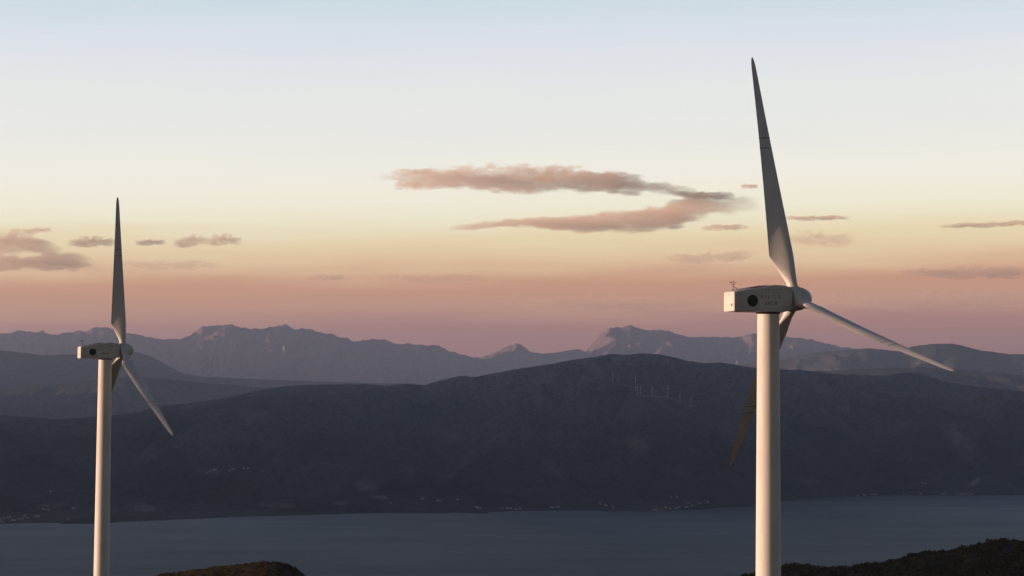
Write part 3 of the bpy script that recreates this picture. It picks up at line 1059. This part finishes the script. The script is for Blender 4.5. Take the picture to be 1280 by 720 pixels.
# ------------------------------------------------------------------ clouds
def float_curve(nt, src, xs, ys):
    n = node(nt, 'ShaderNodeFloatCurve')
    cu = n.mapping.curves[0]
    while len(cu.points) < len(xs):
        cu.points.new(0.5, 0.5)
    for p, x, y in zip(cu.points, xs, ys):
        p.location = (x, y)
        p.handle_type = 'AUTO_CLAMPED'
    n.mapping.use_clip = False
    n.mapping.update()
    nt.links.new(src, n.inputs['Value'])
    return n.outputs[0]


def cloud(pts, D, dens, label, seed, erode=1.0, deep=12.5, rough=0.6):
    """A drifting cloud: hull lofted along its length, filled with billowing vapour that thins to nothing before the hull."""
    x0, x1 = pts[0][0], pts[-1][0]
    xm, ym = (x0 + x1) / 2, sum((p[1] + p[2]) / 2 for p in pts) / len(pts)
    s = D / F                                   # metres per sight unit at that distance
    cen = CAM + ray(xm, ym) * D
    a_ = math.atan2(cen[0], cen[1])
    X = np.array([(p[0] - xm) * s for p in pts])
    Zc = np.array([(ym - (p[1] + p[2]) / 2) * s for p in pts])
    H = np.array([max(1.2, (p[2] - p[1]) / 2) * s for p in pts])
    span = X[-1] - X[0]
    pad = 0.04
    hull = 1.55
    dd = deep * float(np.mean(H)) + 60
    xi = np.linspace(-pad * 0.9, 1 + pad * 0.9, 46)
    tx = (X - X[0]) / span
    Zi, Hi = np.interp(xi, tx, Zc), np.interp(xi, tx, H)
    end = np.clip(np.minimum(xi + pad, 1 + pad - xi) / 0.10, 0.05, 1) ** 0.5
    bm = bmesh.new()
    rings = []
    for q, z_, h_, e_ in zip(xi, Zi, Hi, end):
        rings.append([(X[0] + q * span, dd * 1.25 * e_ * math.cos(t_), z_ + h_ * hull * e_ * math.sin(t_)) for t_ in np.linspace(0, 2 * math.pi, 20, endpoint=False)])
    loft(bm, rings)
    mt = bpy.data.materials.new('cloud_vapour')
    mt.use_nodes = True
    nt = mt.node_tree
    nt.nodes.clear()
    out = node(nt, 'ShaderNodeOutputMaterial')
    tc = node(nt, 'ShaderNodeTexCoord')
    sp = node(nt, 'ShaderNodeSeparateXYZ')
    nt.links.new(tc.outputs['Object'], sp.inputs[0])
    q = math_node(nt, 'DIVIDE', math_node(nt, 'SUBTRACT', sp.outputs[0], float(X[0])), float(span))
    zlo, zhi = float(Zc.min()) - 1, float(Zc.max()) + 1
    hmax = float(H.max())
    zc_n = float_curve(nt, q, tx, (Zc - zlo) / (zhi - zlo))
    zc_n = math_node(nt, 'ADD', math_node(nt, 'MULTIPLY', zc_n, zhi - zlo), zlo)
    h_n = math_node(nt, 'MAXIMUM', math_node(nt, 'MULTIPLY', float_curve(nt, q, tx, H / hmax), hmax), 1.0)

    def nz(scale, stretch, detail, w):
        mp = node(nt, 'ShaderNodeMapping')
        mp.inputs['Scale'].default_value = stretch
        mp.inputs['Location'].default_value = (seed * 3.1, seed * 1.7, w)
        nt.links.new(tc.outputs['Object'], mp.inputs[0])
        n = node(nt, 'ShaderNodeTexNoise')
        n.inputs['Scale'].default_value = scale
        n.inputs['Detail'].default_value = detail
        n.inputs['Roughness'].default_value = rough
        nt.links.new(mp.outputs[0], n.inputs['Vector'])
        return n.outputs[0]
    u_ = math_node(nt, 'DIVIDE', math_node(nt, 'SUBTRACT', sp.outputs[2], zc_n), h_n)
    v_ = math_node(nt, 'DIVIDE', sp.outputs[1], dd)
    r2 = math_node(nt, 'ADD', math_node(nt, 'MULTIPLY', u_, u_), math_node(nt, 'MULTIPLY', v_, v_))
    base_ = math_node(nt, 'SUBTRACT', 1.0, math_node(nt, 'SQRT', r2))
    ends = math_node(nt, 'MULTIPLY', math_node(nt, 'MINIMUM', q, math_node(nt, 'SUBTRACT', 1.0, q)), 5.0)
    base_ = math_node(nt, 'MINIMUM', base_, ends)
    k = 1.0 / (float(np.mean(H)) * 2.2)
    n1 = nz(k, (0.42, 0.07, 1.15), 8, 0.0)
    n2 = nz(k * 3.3, (0.40, 0.07, 1.0), 8, 5.0)
    nn = math_node(nt, 'ADD', math_node(nt, 'MULTIPLY', math_node(nt, 'SUBTRACT', n1, 0.5), 3.4 * erode), math_node(nt, 'MULTIPLY', math_node(nt, 'SUBTRACT', n2, 0.5), 2.4 * erode))
    d_ = math_node(nt, 'ADD', base_, nn)
    edge = math_node(nt, 'MULTIPLY', math_node(nt, 'ADD', base_, 0.45), 2.5, True)
    fade = math_node(nt, 'MULTIPLY', ends, 0.8, True)
    d_ = math_node(nt, 'MULTIPLY', math_node(nt, 'MULTIPLY', math_node(nt, 'MULTIPLY', d_, 2.5, True), edge), fade)
    d_ = math_node(nt, 'MULTIPLY', d_, dens / (1.2 * dd))          # dens: optical depth straight through
    pv = node(nt, 'ShaderNodeVolumePrincipled')
    pv.inputs['Color'].default_value = (1.0, 0.86, 0.71, 1)  # warm sunset light put into the vapour colour
    pv.inputs['Anisotropy'].default_value = 0.0
    nt.links.new(d_, pv.inputs['Density'])
    nt.links.new(pv.outputs[0], out.inputs['Volume'])
    mt.cycles.volume_step_rate = 0.35
    o = bm_obj('cloud', bm, mt, smooth=True)
    o.location = Vector(cen)
    o.rotation_mode = 'ZYX'
    o.matrix_world = Matrix.Translation(Vector(cen)) @ Matrix.Rotation(-a_, 4, 'Z') @ Matrix.Rotation(math.atan2(cen[2] - CAM_Z, math.hypot(cen[0], cen[1])), 4, 'X')
    tag(o, label, 'cloud')
    return o


CLOUDS = [  # (sight x, top, bottom) along each, distance, optical depth, label, seed, raggedness, optional depth ratio
    ([(470, 218, 226), (494, 216, 229), (520, 216, 237), (545, 213, 239), (580, 209, 240), (640, 206, 239), (700, 207, 239), (750, 213, 240), (800, 220, 243), (842, 230, 244), (880, 236, 246)], 26000, 1.7,
     'long flat salmon grey cloud, upper arm of the hooked cloud', 1, 0.85),
    ([(550, 284, 289), (580, 281, 289), (620, 276, 287), (660, 272, 286), (700, 271, 288), (740, 265, 290), (780, 261, 291), (820, 257, 289), (850, 245, 284), (875, 238, 276), (898, 238, 271), (918, 239, 266), (950, 243, 260)], 26000, 1.7,
     'long flat salmon cloud, lower arm of the hooked cloud', 2, 0.85),
    ([(830, 234, 243), (870, 238, 248), (922, 242, 251)], 25500, 1.2, 'thin grey wisp joining the arms of the hooked cloud', 3, 1.0),
    ([(-70, 288, 316), (-20, 286, 317), (10, 287, 316), (40, 292, 317), (64, 303, 318), (80, 309, 318)], 33000, 1.5, 'puffy pink cloud at the left edge, upper of two', 4, 1.15),
    ([(-80, 312, 337), (-20, 315, 338), (20, 318, 337), (60, 314, 336), (95, 317, 336), (122, 326, 334)], 33400, 1.5, 'puffy pink grey cloud at the left edge, lower of two', 24, 1.1),
    ([(26, 287, 292), (46, 284, 291), (66, 283, 289)], 32000, .9, 'small pink wisp on top of the puffy left edge clouds', 5, 1.1),
    ([(84, 301, 308), (112, 295, 308), (148, 298, 306)], 33000, 1.2, 'thin grey streak cloud touching the left turbine blade', 6, 1.15),
    ([(168, 300, 306), (186, 298.5, 306.5), (208, 299, 305)], 33000, 1.1, 'tiny grey streak cloud just right of the left turbine blade', 7, 1.1),
    ([(216, 298, 308), (238, 293, 308), (262, 293, 304)], 33000, .9, 'small pink puff, left of a pair of small clouds', 8, 1.15),
    ([(254, 297, 305), (278, 292, 306), (304, 297, 305)], 33500, 1.0, 'small grey pink puff, right of a pair of small clouds', 9, 1.2),
    ([(976, 270.5, 275), (1010, 269, 275.5), (1064, 270.5, 275)], 36000, 1.2, 'thin dark grey streak right of the tall blade', 10, 0.95),
    ([(978, 291, 301), (1015, 288, 305), (1040, 291, 309), (1070, 294, 305)], 36000, .55, 'faint broken pink cloud right of the tall blade', 11, 1.7),
    ([(1170, 281, 284.5), (1230, 277, 284), (1320, 275, 281.5)], 36000, 1.0, 'thin grey brown streak at the right edge of the sky', 12, 0.9),
    ([(822, 319, 327), (870, 315, 329), (910, 313, 327), (950, 315, 322)], 40000, .6, 'faint pink streak left of the tall blade', 13, 1.4),
    ([(1120, 339, 345), (1170, 334, 347), (1220, 331, 348), (1260, 334, 348), (1310, 339, 347)], 40000, .9, 'soft mauve streak low in the right sky', 14, 1.1),
    ([(985, 370, 382), (1080, 364, 385), (1180, 361, 388), (1320, 360, 388)], 47500, .55, 'wide faint mauve band above the mountains at right', 15, 1.2),
    ([(610, 377, 383), (700, 372, 386), (800, 371, 387), (900, 374, 384)], 47500, .5, 'wide faint mauve band above the mountains in mid picture', 16, 1.3),
    ([(380, 345, 350), (406, 342.5, 350.5), (436, 345, 349)], 40000, .7, 'tiny pink streak low in the mid left sky', 17, 1.1),
    ([(924, 232, 235.5), (936, 229.5, 236), (949, 231, 235)], 30000, 1.2, 'tiny grey puff touching the tall blade', 18, 1.1),
    ([(460, 345, 350), (540, 342, 352), (620, 345, 351)], 40000, .4, 'very faint pink streak above the far mountains in mid picture', 19, 1.5),
    ([(140, 328, 334), (210, 325, 337), (280, 328, 334)], 38000, .4, 'faint long pink streak right of the left turbine blade', 20, 1.4),
    ([(874, 283, 287.5), (905, 280, 288), (938, 282, 286.5)], 30000, 1.0, 'thin grey wisp under the right end of the hooked cloud', 21, 1.1),
    ([(490, 228, 237), (508, 226, 237), (530, 227, 236)], 27000, .8, 'faint small wisp at the left end of the hooked cloud', 22, 1.3),
    ([(488, 213, 218), (515, 211, 219), (548, 210, 216)], 27000, .7, 'faint small wisp above the left end of the hooked cloud', 23, 1.3),
]
for args in CLOUDS:
    cloud(*args)
